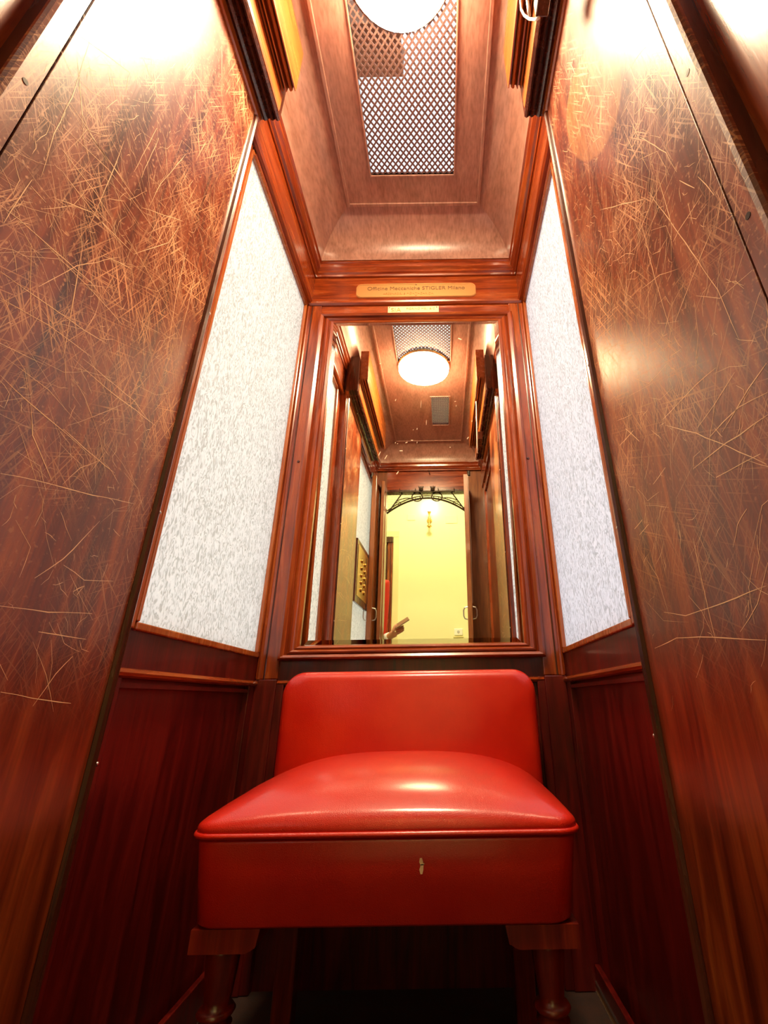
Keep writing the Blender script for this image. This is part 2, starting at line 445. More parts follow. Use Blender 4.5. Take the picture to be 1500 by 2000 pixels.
# what hangs over the roof in the shaft
bx_ = unproj(788, 150, 2, 2.62); by_ = unproj(788, 45, 2, 2.62).y
t = thing('sling_beam', (-.12, .62, 2.62), 'brown painted steel beam above the ceiling grille', 'beam')
obj('channel', BB([(-.42, bx_.x, by_, by_+.012, 2.62, 2.78), (-.42, bx_.x, bx_.y-.012, bx_.y, 2.62, 2.78), (-.42, bx_.x, by_+.012, bx_.y-.012, 2.62, 2.632)]), M_beam, t)
obj('rope_socket', lathe([(.018, 2.63), (.03, 2.65), (.03, 2.74), (.012, 2.84), (.008, 3.4)], (-.12, .617, 0)), M_beam, t, smooth=True)

# ------------------------------------------------------------------ side walls
SCR_L = [  # pixel polylines on the left panel
 ('a', [(470,215),(375,510),(285,700),(215,925)]), ('a', [(165,940),(20,1165)]), ('a', [(0,1070),(180,1220),(480,1480),(560,1600)]),
 ('a', [(405,290),(430,600),(470,700),(610,900),(740,1085)]), ('a', [(330,665),(560,880),(690,1040),(900,1330)]), ('a', [(820,670),(700,900)]),
 ('a', [(830,720),(740,930)]), ('a', [(650,740),(570,940),(465,1190)]), ('a', [(970,810),(840,960),(780,1080)]), ('a', [(740,1085),(960,1160)]),
 ('a', [(330,790),(500,1010),(600,1170)]), ('a', [(320,890),(480,1100),(640,1290)]), ('a', [(300,1040),(480,1110),(700,1330)]),
 ('a', [(200,1500),(400,1390),(630,1345)]), ('a', [(230,1270),(520,1560),(640,1700)]), ('a', [(0,1420),(200,1560),(430,1720),(560,1800)]),
 ('a', [(0,1560),(250,1700),(480,1870)]), ('a', [(540,1340),(620,1370),(690,1410)]), ('a', [(420,1150),(430,1300),(370,1640),(330,1875)]),
 ('a', [(700,1330),(880,1270),(940,1180)]), ('a', [(370,540),(520,770),(660,960)]), ('a', [(160,970),(240,1060)]), ('a', [(420,190),(560,290),(680,380)]),
 ('a', [(1160,240),(1160,400)]), ('a', [(1020,470),(1022,580)]), ('a', [(940,1010),(1040,1150)]), ('a', [(710,230),(760,330),(800,440)]),
 ('a', [(640,1200),(760,1400),(880,1620),(960,1800)]), ('a', [(980,1280),(920,1560),(870,1860)]), ('a', [(1030,1400),(960,1700),(930,1870)]),
 ('b', [(0,90),(150,230),(330,380),(480,520)]), ('b', [(380,0),(560,160),(760,310),(810,350)]), ('b', [(430,0),(700,220),(780,330)]),
 ('b', [(0,600),(200,640),(420,700),(700,760)]), ('b', [(520,850),(430,950),(330,1050),(180,1150)]), ('b', [(330,1080),(440,1160),(590,1165)]),
 ('b', [(0,1300),(250,1325),(480,1335)]), ('b', [(200,1430),(450,1470)]), ('b', [(0,1745),(170,1780),(370,1805)]), ('b', [(380,1560),(290,1650),(170,1820)]),
 ('b', [(160,240),(170,400),(270,640)]), ('b', [(330,370),(500,520),(600,600)]), ('b', [(340,0),(345,120)]), ('b', [(380,1220),(440,1190),(400,1240)])]
SCR_R = [
 ('a', [(765,1075),(880,1230),(1000,1400),(1150,1620),(1270,1900)]), ('a', [(1060,1090),(930,1290),(900,1350)]), ('a', [(1115,1280),(1050,1440),(910,1800)]),
 ('a', [(715,765),(860,850),(920,960)]), ('a', [(880,710),(860,830)]), ('a', [(900,890),(780,1130),(690,1340)]), ('a', [(1040,985),(1130,1090)]),
 ('a', [(935,1010),(1020,1050)]), ('a', [(820,1000),(890,1250),(890,1450)]), ('a', [(725,1250),(800,1560),(890,1850)]), ('a', [(500,1170),(740,1110)]),
 ('a', [(650,1130),(590,1280)]), ('a', [(790,1560),(740,1700)]), ('a', [(985,1140),(1010,1250)]), ('a', [(655,350),(695,470)]), ('a', [(870,610),(840,650)]),
 ('b', [(1460,30),(1340,200),(1170,480)]), ('b', [(1467,220),(1280,310),(1090,510)]), ('b', [(1467,370),(1200,550),(980,720)]),
 ('b', [(800,435),(1000,490),(1200,570),(1460,690)]), ('b', [(1420,620),(1130,775)]), ('b', [(540,455),(630,540)]), ('b', [(800,710),(720,820)]),
 ('b', [(730,1890),(870,1820),(1100,1815),(1460,1835)]), ('b', [(790,1650),(930,1675),(1100,1620),(1460,1480)]), ('b', [(980,1170),(1050,1500),(1130,1850)]),
 ('b', [(500,570),(590,470)]), ('b', [(1330,980),(1270,1080),(1240,1230)]), ('b', [(900,60),(920,180),(910,260)]), ('b', [(630,1150),(690,1080)]), ('b', [(600,1110),(650,1050)]),
 ('b', [(1130,60),(1000,170),(780,400)]), ('b', [(1250,90),(1120,300),(1010,450)])]

def side_wall(s):
    nm = 'left' if s < 0 else 'right'
    W = setting('wall_'+nm, (s*XG, 0, 0))
    def X(a, b_): return (min(s*a, s*b_), max(s*a, s*b_))
    # lower panel, sill band and frieze behind the seat
    obj('lower_panel', B(*X(XG+.012, XG+.03), YP2, YB+.02, 0, ZR), M_low, W)
    obj('panel_stile', BB([(*X(XG-.002, XG+.02), YP2, .775, 0, ZR), (*X(XG-.002, XG+.02), 1.29, YB+.005, 0, ZR)], bev=.002), M_low, W)
    obj('sill_band', B(*X(XG, XG+.03), YP2, YB+.02, ZR, ZG0-.012), M_low, W)
    # chair rail moulding: half-round over a thin fillet
    prof = [(0, -.009), (-.003, -.009), (-.008, -.006), (-.010, -.001), (-.008, .004), (-.003, .006), (0, .006)]
    obj('chair_rail', sweep(prof, lambda p: (s*(XG+p[0]), YP2+.02, ZR+p[1]), lambda p: (s*(XG+p[0]), YB, ZR+p[1])), M_woodY, W)
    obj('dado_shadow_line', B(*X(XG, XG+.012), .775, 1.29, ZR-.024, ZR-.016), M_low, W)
    # stiles beside the window
    obj('window_stile', B(*X(XG-.006, XG+.03), YP2, .768 if s < 0 else .81, ZG0-.012, 2.24, bev=.002), M_wood, W)
    obj('window_stile', B(*X(XG-.004, XG+.03), 1.318, YB+.02, ZG0-.012, 2.24, bev=.002), M_wood, W)
    obj('pilaster_reveal', B(*X(XP+.004, XG+.03), YP2-.004, .712, 0, 2.066, bev=.002), M_wood, W)
    obj('top_rail', B(*X(XG-.008, XG+.03), .785, 1.318, ZG1, 2.24), M_woodY, W)
    # frieze mouldings above the window
    prof = [(0, 0), (-.010, .002), (-.016, .010), (-.010, .018), (-.012, .026), (0, .03)]
    obj('frieze_moulding', sweep(prof, lambda p: (s*(XG-.008+p[0]), .71, 2.062+p[1]), lambda p: (s*(XG-.008+p[0]), YB, 2.062+p[1])), M_woodY, W)
    obj('frieze', B(*X(XG-.018, XG+.03), .70, YB+.02, 2.09, 2.222), M_woodY, W)
    # pilaster with the big scratched veneer
    obj('pilaster_core', B(*X(XP+.003, XG+.04), YP0+.002, YP2-.006, 0, 2.30), M_dark, W)
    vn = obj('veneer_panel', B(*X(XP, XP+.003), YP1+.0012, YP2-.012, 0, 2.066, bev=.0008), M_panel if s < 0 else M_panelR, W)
    # cover strip, rounded on its nose
    prof = [(0, YP1-.0012), (0, YP0+.006), (.002, YP0+.002), (.006, YP0), (.010, YP0), (.010, YP1-.0012)]
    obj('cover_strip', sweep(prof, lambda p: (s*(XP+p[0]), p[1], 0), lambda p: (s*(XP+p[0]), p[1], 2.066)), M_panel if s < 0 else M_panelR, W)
    # dark bead on the far edge of the veneer, slim gilded fillet beside it
    prof = [(0, YP2-.012), (-.006, YP2-.011), (-.009, YP2-.006), (-.006, YP2-.001), (.004, YP2)]
    obj('edge_bead', sweep(prof, lambda p: (s*(XP+p[0]), p[1], 0), lambda p: (s*(XP+p[0]), p[1], 2.05)), M_dark, W, smooth=False)
    prof = [(.004, YP2), (-.002, YP2), (-.003, YP2+.003), (0, YP2+.007), (.004, YP2+.007)]
    obj('edge_fillet', sweep(prof, lambda p: (s*(XP+p[0]), p[1], 0), lambda p: (s*(XP+p[0]), p[1], 2.05)), M_wood, W)
    # screws: sunk in the cover strip and bright heads down the bead
    for z in (.30, .52, .78, 1.026, 1.281, 1.53, 1.80):
        obj('screw_hole', lathe([(.0036, -.0004), (.0036, .0006)], (s*(XP-.0001), .288, z), 'x', 12), M_black, W)
    for z in ((.20, .526, .90, 1.35, 1.75) if s < 0 else (.24, .55, .86, 1.20, 1.62)):
        obj('screw', lathe([(.0028, s*.0), (.0028, -s*.0012), (.0015, -s*.0022)], (s*(XP-.007), YP2-.003+.0, z), 'x', 12), M_steel, W, smooth=True)
    # worn scratches: real marks traced where the photograph has them, plus fine ones among them
    bm = bmesh.new()
    f = lambda p: (s*(XP-.00025), p.x, p.y)
    def add(pl, wd):
        pl2 = []
        for (y, z) in pl:
            if y > YP2-.02 or z > 2.05 or z < .05: return
            pl2.append((max(y, YP0+.006), z))
        if len(pl2) > 1: slivers(pl2, wd, f, bm)
    for k, pl in (SCR_L if s < 0 else SCR_R):
        q = []
        for (a, b_) in pl:
            if s < 0: u, v = (a/2.679, b_/2.679+(700 if k == 'b' else 0))
            else: u, v = ((1000+a/2.858, b_/2.858) if k == 'a' else (1060+a/3.334, 700+b_/3.334))
            P = unproj(u, v, 0, s*XP); q.append((P.y, P.z))
        add(q, .0011)
    for i in range(620):
        z = random.triangular(.55, 1.75, 1.25); y = random.uniform(.29, .66)
        a = random.choice((-.65, -.6, .5, 1.9, 2.3, 1.2))+random.gauss(0, .22)
        l = random.choice((.012, .02, .03, .05, .09))*random.uniform(.6, 1.4)
        c_ = random.gauss(0, .12)
        dy, dz = math.cos(a)*l, math.sin(a)*l
        y2, z2 = y+dy, z+dz
        if not (.28 < y2 < .67): continue
        ym, zm = (y+y2)/2-dz*c_, (z+z2)/2+dy*c_
        add([(y, z), (ym, zm), (y2, z2)], random.uniform(.00025, .0007))
    obj('scratches', bm, M_scr, W, kind='stuff', label='pale hairline scratches through the varnish')
    # camera side of the pilaster
    if s < 0:
        obj('lower_panel', B(*X(XG+.012, XG+.03), YF-.02, YP0, 0, ZR), M_low, W)
        obj('sill_band', B(*X(XG, XG+.03), YF-.02, YP0, ZR, ZG0-.012), M_low, W)
        obj('window_stile', B(*X(XG-.010, XG+.03), .205, YP0+.004, ZG0-.012, 2.24, bev=.002), M_wood, W)
        obj('window_stile', B(*X(XG-.010, XG+.03), YF-.02, -.46, ZG0-.012, 2.24, bev=.002), M_wood, W)
        obj('top_rail', B(*X(XG-.008, XG+.03), -.46, .205, ZG1, 2.24), M_woodY, W)
    else:
        obj('rear_panel', B(*X(XG+.006, XG+.03), YF-.02, YP0, 0, 2.24), M_panelR, W)
        obj('panel_stile', BB([(*X(XG-.010, XG+.02), .19, YP0+.004, 0, 2.24), (*X(XG-.010, XG+.02), YF, -.46, 0, 2.24), (*X(XG-.006, XG+.02), -.46, .19, .60, .68), (*X(XG-.006, XG+.02), -.46, .19, 2.0, 2.24)], bev=.002), M_wood, W)
    obj('frieze', B(*X(XG-.018, XG+.03), YF-.02, YP0+.004, 2.07, 2.222), M_woodY, W)
    return W
WL = side_wall(-1); WR = side_wall(1)

# windows: frosted rippled panes with glazing beads
def window(n, s, y0, y1):
    Wn = setting('window_%d' % n, (s*XG, (y0+y1)/2, ZG0))
    bm = bmesh.new()
    xa, xb = s*(XG+.006), s*(XG+.010)
    fs = box(bm, min(xa, xb), max(xa, xb), y0-.004, y1+.004, ZG0-.008, ZG1+.006)
    bm.normal_update(); bmesh.ops.recalc_face_normals(bm, faces=bm.faces[:])
    for fc in bm.faces:
        if fc.normal.x*s > .5: fc.material_index = 1
    obj('pane', bm, [M_frost, M_clear], Wn)
    bd = .011
    for (a0, a1, z0, z1) in ((y0-.002, y1+.002, ZG0-.014, ZG0), (y0-.002, y1+.002, ZG1-.004, ZG1+.008), (y0-.004, y0+bd*.5, ZG0, ZG1), (y1-bd*.3, y1+.008, ZG0, ZG1)):
        obj('glazing_bead', B(min(s*(XG-.006), s*(XG+.006)), max(s*(XG-.006), s*(XG+.006)), a0, a1, z0, z1, bev=.0025), M_gold, Wn)
window(1, -1, .774, 1.312)
window(2, 1, .815, 1.312)
window(3, -1, -.455, .20)

# cornice all round and the heavy stepped cornices over the pilasters
ct = setting('trim_1', (0, 0, 2.22))
prof = [(0, 0), (.010, .000), (.012, .008), (.020, .012), (.020, .020), (.030, .030), (.032, .042), (.030, .050), (.036, .054), (.036, .060), (.0, .060)]
for s in (-1, 1):
    obj('cornice_moulding', sweep(prof, lambda p: (s*(XG-.012-p[0]), YF+.012+p[0], 2.218+p[1]), lambda p: (s*(XG-.012-p[0]), YB-.006-p[0], 2.218+p[1])), M_woodY, ct)
obj('cornice_moulding', sweep(prof, lambda p: (-(XG-.012-p[0]), YB-.006-p[0], 2.218+p[1]), lambda p: ((XG-.012-p[0]), YB-.006-p[0], 2.218+p[1])), M_woodX, ct)
obj('cornice_moulding', sweep(prof, lambda p: (-(XG-.012-p[0]), YF+.012+p[0], 2.218+p[1]), lambda p: ((XG-.012-p[0]), YF+.012+p[0], 2.218+p[1])), M_woodX, ct)
for k, s in enumerate((-1, 1)):
    tr = setting('trim_%d' % (k+2), (s*XP, .4, 2.07))
    def seg(prof, y0, y1, m, name):
        obj(name, sweep(prof, lambda p: (s*p[0], y0, p[1]), lambda p: (s*p[0], y1, p[1])), m, tr)
    seg([(.405, 2.060), (.394, 2.060), (.388, 2.066), (.386, 2.084), (.384, 2.092), (.405, 2.092)], -.10, .712, M_goldY, 'bed_moulding')
    # reeded soffit moulding (dark) that ends at y .72
    pr_ = [(.400, 2.30), (.400, 2.086), (.384, 2.086), (.378, 2.080), (.372, 2.086), (.368, 2.092), (.362, 2.084), (.356, 2.080), (.352, 2.088), (.348, 2.082), (.343, 2.078), (.338, 2.084), (.338, 2.30)]
    seg(pr_, -.10, .718, M_dark, 'soffit_moulding')
    seg([(.338, 2.088), (.336, 2.088), (.334, 2.10), (.334, 2.165), (.338, 2.168)], -.10, .700, M_goldY, 'fascia')
    pr_ = [(.338, 2.36), (.338, 2.178), (.334, 2.178), (.332, 2.162), (.328, 2.162), (.327, 2.178), (.324, 2.178), (.322, 2.160), (.319, 2.160), (.317, 2.178), (.314, 2.180), (.312, 2.166), (.308, 2.160), (.304, 2.166), (.303, 2.182), (.300, 2.182), (.298, 2.164), (.295, 2.164), (.294, 2.178), (.294, 2.36)]
    seg(pr_, -.08, .690, M_goldY, 'reeded_moulding')

# ------------------------------------------------------------------ back wall
WB = setting('wall_back', (0, YB, 0))
MX0, MX1, MZ0, MZ1 = -.322, .328, .745, 1.967
obj('backing', B(-.50, .50, YB+.02, YB+.04, 0, 2.42), M_dark, WB)
obj('lower_panel', B(-XG, XG, YB+.008, YB+.02, 0, ZR), M_low, WB)
obj('panel_stile', BB([(-XG, -.352, YB-.012, YB+.02, 0, ZR), (.352, XG, YB-.012, YB+.02, 0, ZR)], bev=.003), M_low, WB)
obj('dado_cap', sweep([(0, 0), (-.010, .002), (-.014, .008), (-.006, .014), (0, .016)], lambda p: (-XG, YB+p[0], ZR-.008+p[1]), lambda p: (XG, YB+p[0], ZR-.008+p[1])), M_wood, WB)
obj('dado_band', B(-XG, XG, YB-.002, YB+.02, ZR, .725), M_low, WB)
for s in (-1, 1):
    x0, x1 = sorted((s*XG, s*.372))
    obj('pilaster', B(x0, x1, YB-.014, YB+.02, .66, 2.06, bev=.003), M_wood, WB)
    obj('pilaster_foot', B(x0, x1, YB-.016, YB+.02, .0, .66, bev=.003), M_low, WB)
    # vertical reed on each pilaster
    xc = s*.424
    obj('reed', tube([(xc, YB-.012, .66), (xc, YB-.012, 2.055)], .006, 8), M_wood, WB)
    obj('reed', tube([(s*.409, YB-.013, .66), (s*.409, YB-.013, 2.055)], .003, 6), M_dark, WB)
    obj('screw', lathe([(.0045, YB-.0155), (.0035, YB-.017)], (s*.388, 0, 1.35), 'y', 12), M_dark, WB)
obj('head_rail', B(-XG, XG, YB-.010, YB+.02, 1.99, 2.062), M_woodX, WB)
obj('head_moulding', sweep([(0, 0), (-.008, .0), (-.016, .005), (-.018, .012), (-.012, .016), (-.010, .024), (0, .026)], lambda p: (-.425, YB-.008+p[0], 2.058+p[1]), lambda p: (.425, YB-.008+p[0], 2.058+p[1])), M_woodX, WB)
obj('frieze', B(-XG, XG, YB-.008, YB+.02, 2.080, 2.225), M_woodX, WB)

# ------------------------------------------------------------------ mirror
TILT = math.radians(1.2)
T = thing('mirror', (0, YB-.02, .71), 'tall mirror with moulded reddish wooden surround, on the wall above the seat', 'mirror')
# profile: (outward offset, projection) seen in section, frame mitred
fp = [(-.004, .004), (-.004, .014), (.004, .018), (.010, .014), (.014, .018), (.020, .022), (.026, .018), (.030, .014), (.034, .024), (.044, .028), (.050, .026), (.054, .016), (.054, .0), (-.004, .0)]
# mirror glass slopes: top stands slightly forward
def my(z): return YB-.006-(z-1.36)*math.tan(TILT)*-1*-1
bv = .021
bm = bmesh.new()
q = [(MX0+bv, MZ0+bv), (MX1-bv, MZ0+bv), (MX1-bv, MZ1-bv), (MX0+bv, MZ1-bv)]
o_ = [(MX0-.004, MZ0-.004), (MX1+.004, MZ0-.004), (MX1+.004, MZ1+.004), (MX0-.004, MZ1+.004)]
inner = [bm.verts.new((x, my(z), z)) for x, z in q]
bm.faces.new(inner)
obj('mirror_glass', bm, M_silver, T)
for i in range(4):
    bm = bmesh.new(); j = (i+1) % 4
    vs = [bm.verts.new((q[i][0], my(q[i][1]), q[i][1])), bm.verts.new((q[j][0], my(q[j][1]), q[j][1])),
          bm.verts.new((o_[j][0], my(o_[j][1])+.0035, o_[j][1])), bm.verts.new((o_[i][0], my(o_[i][1])+.0035, o_[i][1]))]
    bm.faces.new(vs); obj('bevelled_edge', bm, M_silver, T)
cor = [(MX0, MZ0, -1, -1), (MX1, MZ0, 1, -1), (MX1, MZ1, 1, 1), (MX0, MZ1, -1, 1)]
for i in range(4):
    a, c = cor[i], cor[(i+1) % 4]
    def F(cn):
        return lambda p: (cn[0]+cn[2]*p[0], YB-.012-p[1]+.008, cn[1]+cn[3]*p[0]*.66)
    obj('frame_rail', sweep(fp, F(a), F(c)), M_woodX if i in (0, 2) else M_wood, T)

bm = bmesh.new()
for (a, b_, w_, l_, g_) in ((660,845,.0035,.011,0),(690,800,.004,.008,.4),(720,787,.003,.007,0),(748,725,.0025,.007,1.4),(727,730,.002,.004,1),(985,236,.006,.014,-.5),(628,802,.002,.006,1.2),(640,806,.0016,.004,.3),(748,800,.0014,.008,1.5),(1052,682,.003,.007,1.4),(932,826,.002,.004,0),(630,568,.002,.009,1.3),(770,590,.001,.03,1.5),(600,300,.002,.004,.5),(800,690,.001,.02,1.5),(960,575,.003,.006,.2),(965,600,.0016,.008,1.5),(540,860,.003,.016,1.2),(575,880,.003,.018,1.1),(640,965,.005,.012,1),(560,400,.002,.004,.4),(545,370,.004,.004,0),(1030,775,.003,.01,.9)):
    P_ = unproj(550+a/2.83, 580+b_/2.83, 1, my(1.7)); c_ = Vector((P_.x, P_.z)); d_ = Vector((math.cos(g_), math.sin(g_)))*l_/2
    slivers([tuple(c_-d_), tuple(c_+d_)], w_, lambda p: (p.x, my(p.y)-.0004, p.y), bm, .0003)
obj('dust_specks', bm, simple('dried_dust', (.85, .62, .42), .8), T, kind='stuff')

# maker's plaques
pa = unproj(697, 553, 1, YB-.012); pb = unproj(930, 577, 1, YB-.012)
t = thing('maker_plaque', ((pa.x+pb.x)/2, YB-.01, (pa.z+pb.z)/2), 'long rounded brass maker plaque on the frieze high above the mirror', 'plaque')
px0, px1, pz0, pz1 = pa.x, pb.x, 2.103, 2.178
def rrect(x0, x1, z0, z1, r, n=6):
    P = []
    for (cx_, cz_, a0) in ((x1-r, z1-r, 0), (x0+r, z1-r, PI/2), (x0+r, z0+r, PI), (x1-r, z0+r, 1.5*PI)):
        for k in range(n+1):
            a = a0+PI/2*k/n; P.append((cx_+r*math.cos(a), cz_+r*math.sin(a)))
    return P
obj('plate', sweep(rrect(px0, px1, pz0, pz1, .022), lambda p: (p[0], YB-.0085, p[1]), lambda p: (p[0], YB-.0105, p[1])), M_plaque, t)
obj('raised_rim', tube([(x, YB-.0112, z) for x, z in rrect(px0+.003, px1-.003, pz0+.003, pz1-.003, .02)], .0018, 6, closed=True), M_plaque, t)
text_mesh('lettering', 'Officine Meccaniche STIGLER Milano', .0265, ((px0+px1)/2, YB-.0108, 2.151), M_ink, t, .0008, sx=1.0)
text_mesh('lettering', 'ASCENSORI E MONTACARICHI', .015, ((px0+px1)/2-.03, YB-.0108, 2.122), M_plaque, t, .0012)
for z in (pz0+.006, pz1-.006):
    obj('pin', lathe([(.003, YB-.0105), (.003, YB-.0125)], ((px0+px1)/2, 0, z), 'y', 10), M_ink, t)
pa = unproj(758, 598, 1, YB-.012); pb = unproj(857, 612, 1, YB-.012)
t = thing('inspection_plate', ((pa.x+pb.x)/2, YB-.01, 2.03), 'small pale brass plate screwed to the rail just above the mirror', 'plaque')
obj('plate', B(pa.x, pb.x, YB-.0135, YB-.0102, 2.006, 2.050, bev=.0006), M_plate, t)
text_mesh('emblem', 'SIA', .030, (pa.x+.032, YB-.0140, 2.030), M_plaque, t, .0008)
text_mesh('lettering', 'FIORINO MELI & C', .0140, (pa.x+.130, YB-.0140, 2.036), M_plaque, t, .0008)
for x in (pa.x+.006, pb.x-.008):
    obj('pin', lathe([(.0026, YB-.0135), (.0022, YB-.0148)], (x, 0, 2.044), 'y', 10), M_ink, t)

# ------------------------------------------------------------------ front wall (seen in the mirror)
WF = setting('wall_front', (0, YF, 0))
OX0, OX1, OZ = -.335, .300, 2.052
obj('jamb', B(-.50, OX0, YF-.06, YF, 0, 2.42, bev=.002), M_old, WF)
obj('jamb', B(OX1, .50, YF-.06, YF, 0, 2.42, bev=.002), M_old, WF)
obj('lintel', B(OX0, OX1, YF-.06, YF+.004, OZ, 2.42), M_woodX, WF)
obj('lintel_edge', B(OX0, OX1, YF-.062, YF+.010, OZ-.012, OZ+.006, bev=.002), M_dark, WF)
obj('hook', tube([(0, YF+.03, 2.215), (0, YF+.045, 2.20), (0, YF+.03, 2.185), (.006, YF+.012, 2.19)], .003, 6), M_iron, WF)

# cabin folding doors, swung inwards; two leaves each
def leaf(n, xa, ya, xb, yb, label, kx):
    t = thing('door_%d' % n, (xb, yb, 0), label, 'door'); del t['category']; t['kind'] = 'structure'
    d = Vector((xa-xb, ya-yb, 0)); L_ = d.length; d.normalize(); nn = Vector((-d.y, d.x, 0)); th = .016
    def P(u, v, z): return Vector((xb, yb, 0))+d*u+nn*v+Vector((0, 0, z))
    def pbox(u0, u1, v0, v1, z0, z1, m, name, bev=.002):
        bm = bmesh.new(); fs = box(bm, u0, u1, v0, v1, z0, z1, bev=bev)
        for v in bm.verts: v.co = P(v.co.x, v.co.y, v.co.z)
        return obj(name, bm, m, t)
    Z1 = 2.06
    pbox(0, .035, -th, th, .02, Z1, M_old, 'stile'); pbox(L_-.045, L_, -th, th, .02, Z1, M_old, 'stile')
    pbox(.035, L_-.045, -th, th, Z1-.05, Z1, M_old, 'rail'); pbox(.035, L_-.045, -th, th, .62, .69, M_old, 'rail'); pbox(.035, L_-.045, -th, th, .02, .14, M_old, 'rail')
    pbox(.035, L_-.045, -.005, .005, .14, .62, M_low, 'panel', 0); pbox(.035, L_-.045, -.003, .003, .69, Z1-.05, M_gold, 'panel', 0)
    for sd in (-1, 1):
        pts = [P(L_-.02, sd*th, 1.10), P(L_-.02, sd*(th+.020), 1.095), P(L_-.02, sd*(th+.028), 1.078), P(L_-.02, sd*(th+.028), 1.040), P(L_-.02, sd*(th+.020), 1.023), P(L_-.02, sd*th, 1.018)]
        obj('handle', tube(pts, .0042, 8), M_steel, t)
    obj('roller', lathe([(.011, 2.05), (.011, 2.085)], P(L_-.01, kx*.025, 0), 'z', 14), M_black, t)
    obj('pull_cord', tube([P(L_-.004, kx*.018, 2.05), P(L_-.01, kx*.022, 1.6), P(L_-.004, kx*.018, 1.12)], .0015, 5), M_steel, t)
    return t
leaf(1, .272, -.28, .292, -.54, 'folded inner door leaf on the right of the cabin opening', -1)
leaf(2, -.392, -.28, -.372, -.54, 'folded inner door leaf on the left of the cabin opening', 1)
t = thing('door_3', (-.345, -.54, 0), 'second folded leaf of the left door', 'door'); del t['category']; t['kind'] = 'structure'
obj('stile', B(-.352, -.328, -.52, -.46, .02, 2.05, bev=.003), M_old, t)
obj('glazing', B(-.344, -.338, -.46, -.40, .7, 2.0), M_gold, t)
obj('stile', B(-.352, -.328, -.40, -.36, .02, 2.05, bev=.003), M_old, t)
obj('rail', B(-.350, -.330, -.46, -.40, 2.0, 2.05), M_old, t)
obj('panel', B(-.346, -.336, -.46, -.40, .02, .7), M_low, t)

# iron arch with scrolls, crowns and wire mesh
t = thing('iron_arch', (-.02, YF+.02, 1.9), 'black wrought-iron arch with scrolls across the top of the cabin opening', 'ironwork')
ya = YF-.02
def arc_z(x): return 1.868+.128*max(0, 1-((x+.02)/.318)**2)
obj('arch_bar', tube([(OX0+.63*k/24, ya, arc_z(OX0+.63*k/24)) for k in range(25)], .0078, 6), M_iron, t)
obj('arch_bar', tube([(OX0+.63*k/24, ya, arc_z(OX0+.63*k/24)+.020) for k in range(25)], .0045, 6), M_iron, t)
obj('top_bar', BB([(-.235, .195, YF+.004, YF+.014, 2.036, 2.048)], bev=.002), M_iron, t)
for x in (-.235, .195, -.11, .07):
    obj('spike', lathe([(.004, 2.03), (.005, 2.05), (.001, 2.072)], (x, YF+.010, 0), 'z', 8), M_iron, t)
for x in (-.066, .026):
    bm = bmesh.new()
    for a in (-.6, -.2, .2, .6): tube([(x, YF+.012, 2.048), (x+math.sin(a)*.02, YF+.012, 2.065), (x+math.sin(a)*.034, YF+.012, 2.088)], [.004, .005, .0015], 6, bm)
    lathe([(.016, 2.044), (.018, 2.050), (.016, 2.056)], (x, YF+.012, 0), 'z', 12, bm)
    obj('crown', bm, M_iron, t)
for s in (-1, 1):
    xc = -.02
    obj('strut', tube([(xc+s*.19, ya, 2.05), (xc+s*.30, ya, 1.885)], .0055, 6), M_iron, t)
    c = (xc+s*.078, 2.006)
    obj('scroll_ring', tube([(c[0]+.042*math.cos(a*PI/10), ya, c[1]+.036*math.sin(a*PI/10)) for a in range(20)], .0055, 6, closed=True), M_iron, t)
    obj('scroll', tube([(c[0]+s*(.026-.0015*k)*math.cos(k*.42+3), ya, c[1]-.004+(.024-.0013*k)*math.sin(k*.42+3)) for k in range(10)], [.005-.0003*k for k in range(10)], 6), M_iron, t)
    obj('scroll', tube(bez((xc+s*.10, ya, 1.985), (xc+s*.16, ya, 2.015), (xc+s*.235, ya, 1.975), 10), .004, 6), M_iron, t)
    c = (xc+s*.222, 1.952)
    obj('scroll', tube([(c[0]+s*(.022-.0011*k)*math.cos(k*.45), ya, c[1]+(.017-.0008*k)*math.sin(k*.45)) for k in range(14)], .0032, 6), M_iron, t)
bm = bmesh.new()
for k in range(26):
    x = OX0+.012+k*.0245
    if x > OX1: break
    box(bm, x-.0007, x+.0007, ya-.010, ya-.0085, arc_z(x), 2.05)
for k in range(8):
    z = 2.036-k*.022
    xs = [x for x in [OX0+i*.005 for i in range(127)] if arc_z(x) < z]
    L_ = [x for x in xs if x < -.02]; R_ = [x for x in xs if x > -.02]
    if len(L_) > 1: box(bm, L_[0], L_[-1], ya-.0085, ya-.007, z-.0007, z+.0007)
    if len(R_) > 1: box(bm, R_[0], R_[-1], ya-.0085, ya-.007, z-.0007, z+.0007)
obj('wire_mesh', bm, simple('greenish_wire', (.45, .50, .28), .6), t)

# control panel on the left wall near the doors
t = thing('control_panel', (-.425, -.05, 1.25), 'dark wood control board with brass buttons on the left wall by the doors', 'control panel')
obj('board', B(-.428, -.412, -.30, .12, 1.08, 1.46, bev=.003), M_dark, t)
obj('brass_face', B(-.412, -.409, -.27, .09, 1.12, 1.43, bev=.001), M_brass, t)
for i in range(5):
    for yy in (-.14, -.03):
        obj('button', lathe([(.014, 0), (.014, .006), (.009, .010)], (-.409, yy, 1.17+i*.045), 'x', 14), M_brass, t, smooth=True)
obj('key_slot', B(-.409, -.4075, -.20, -.185, 1.37, 1.41), M_black, t)
obj('key_slot', B(-.409, -.4075, -.20, -.185, 1.22, 1.30), M_black, t)

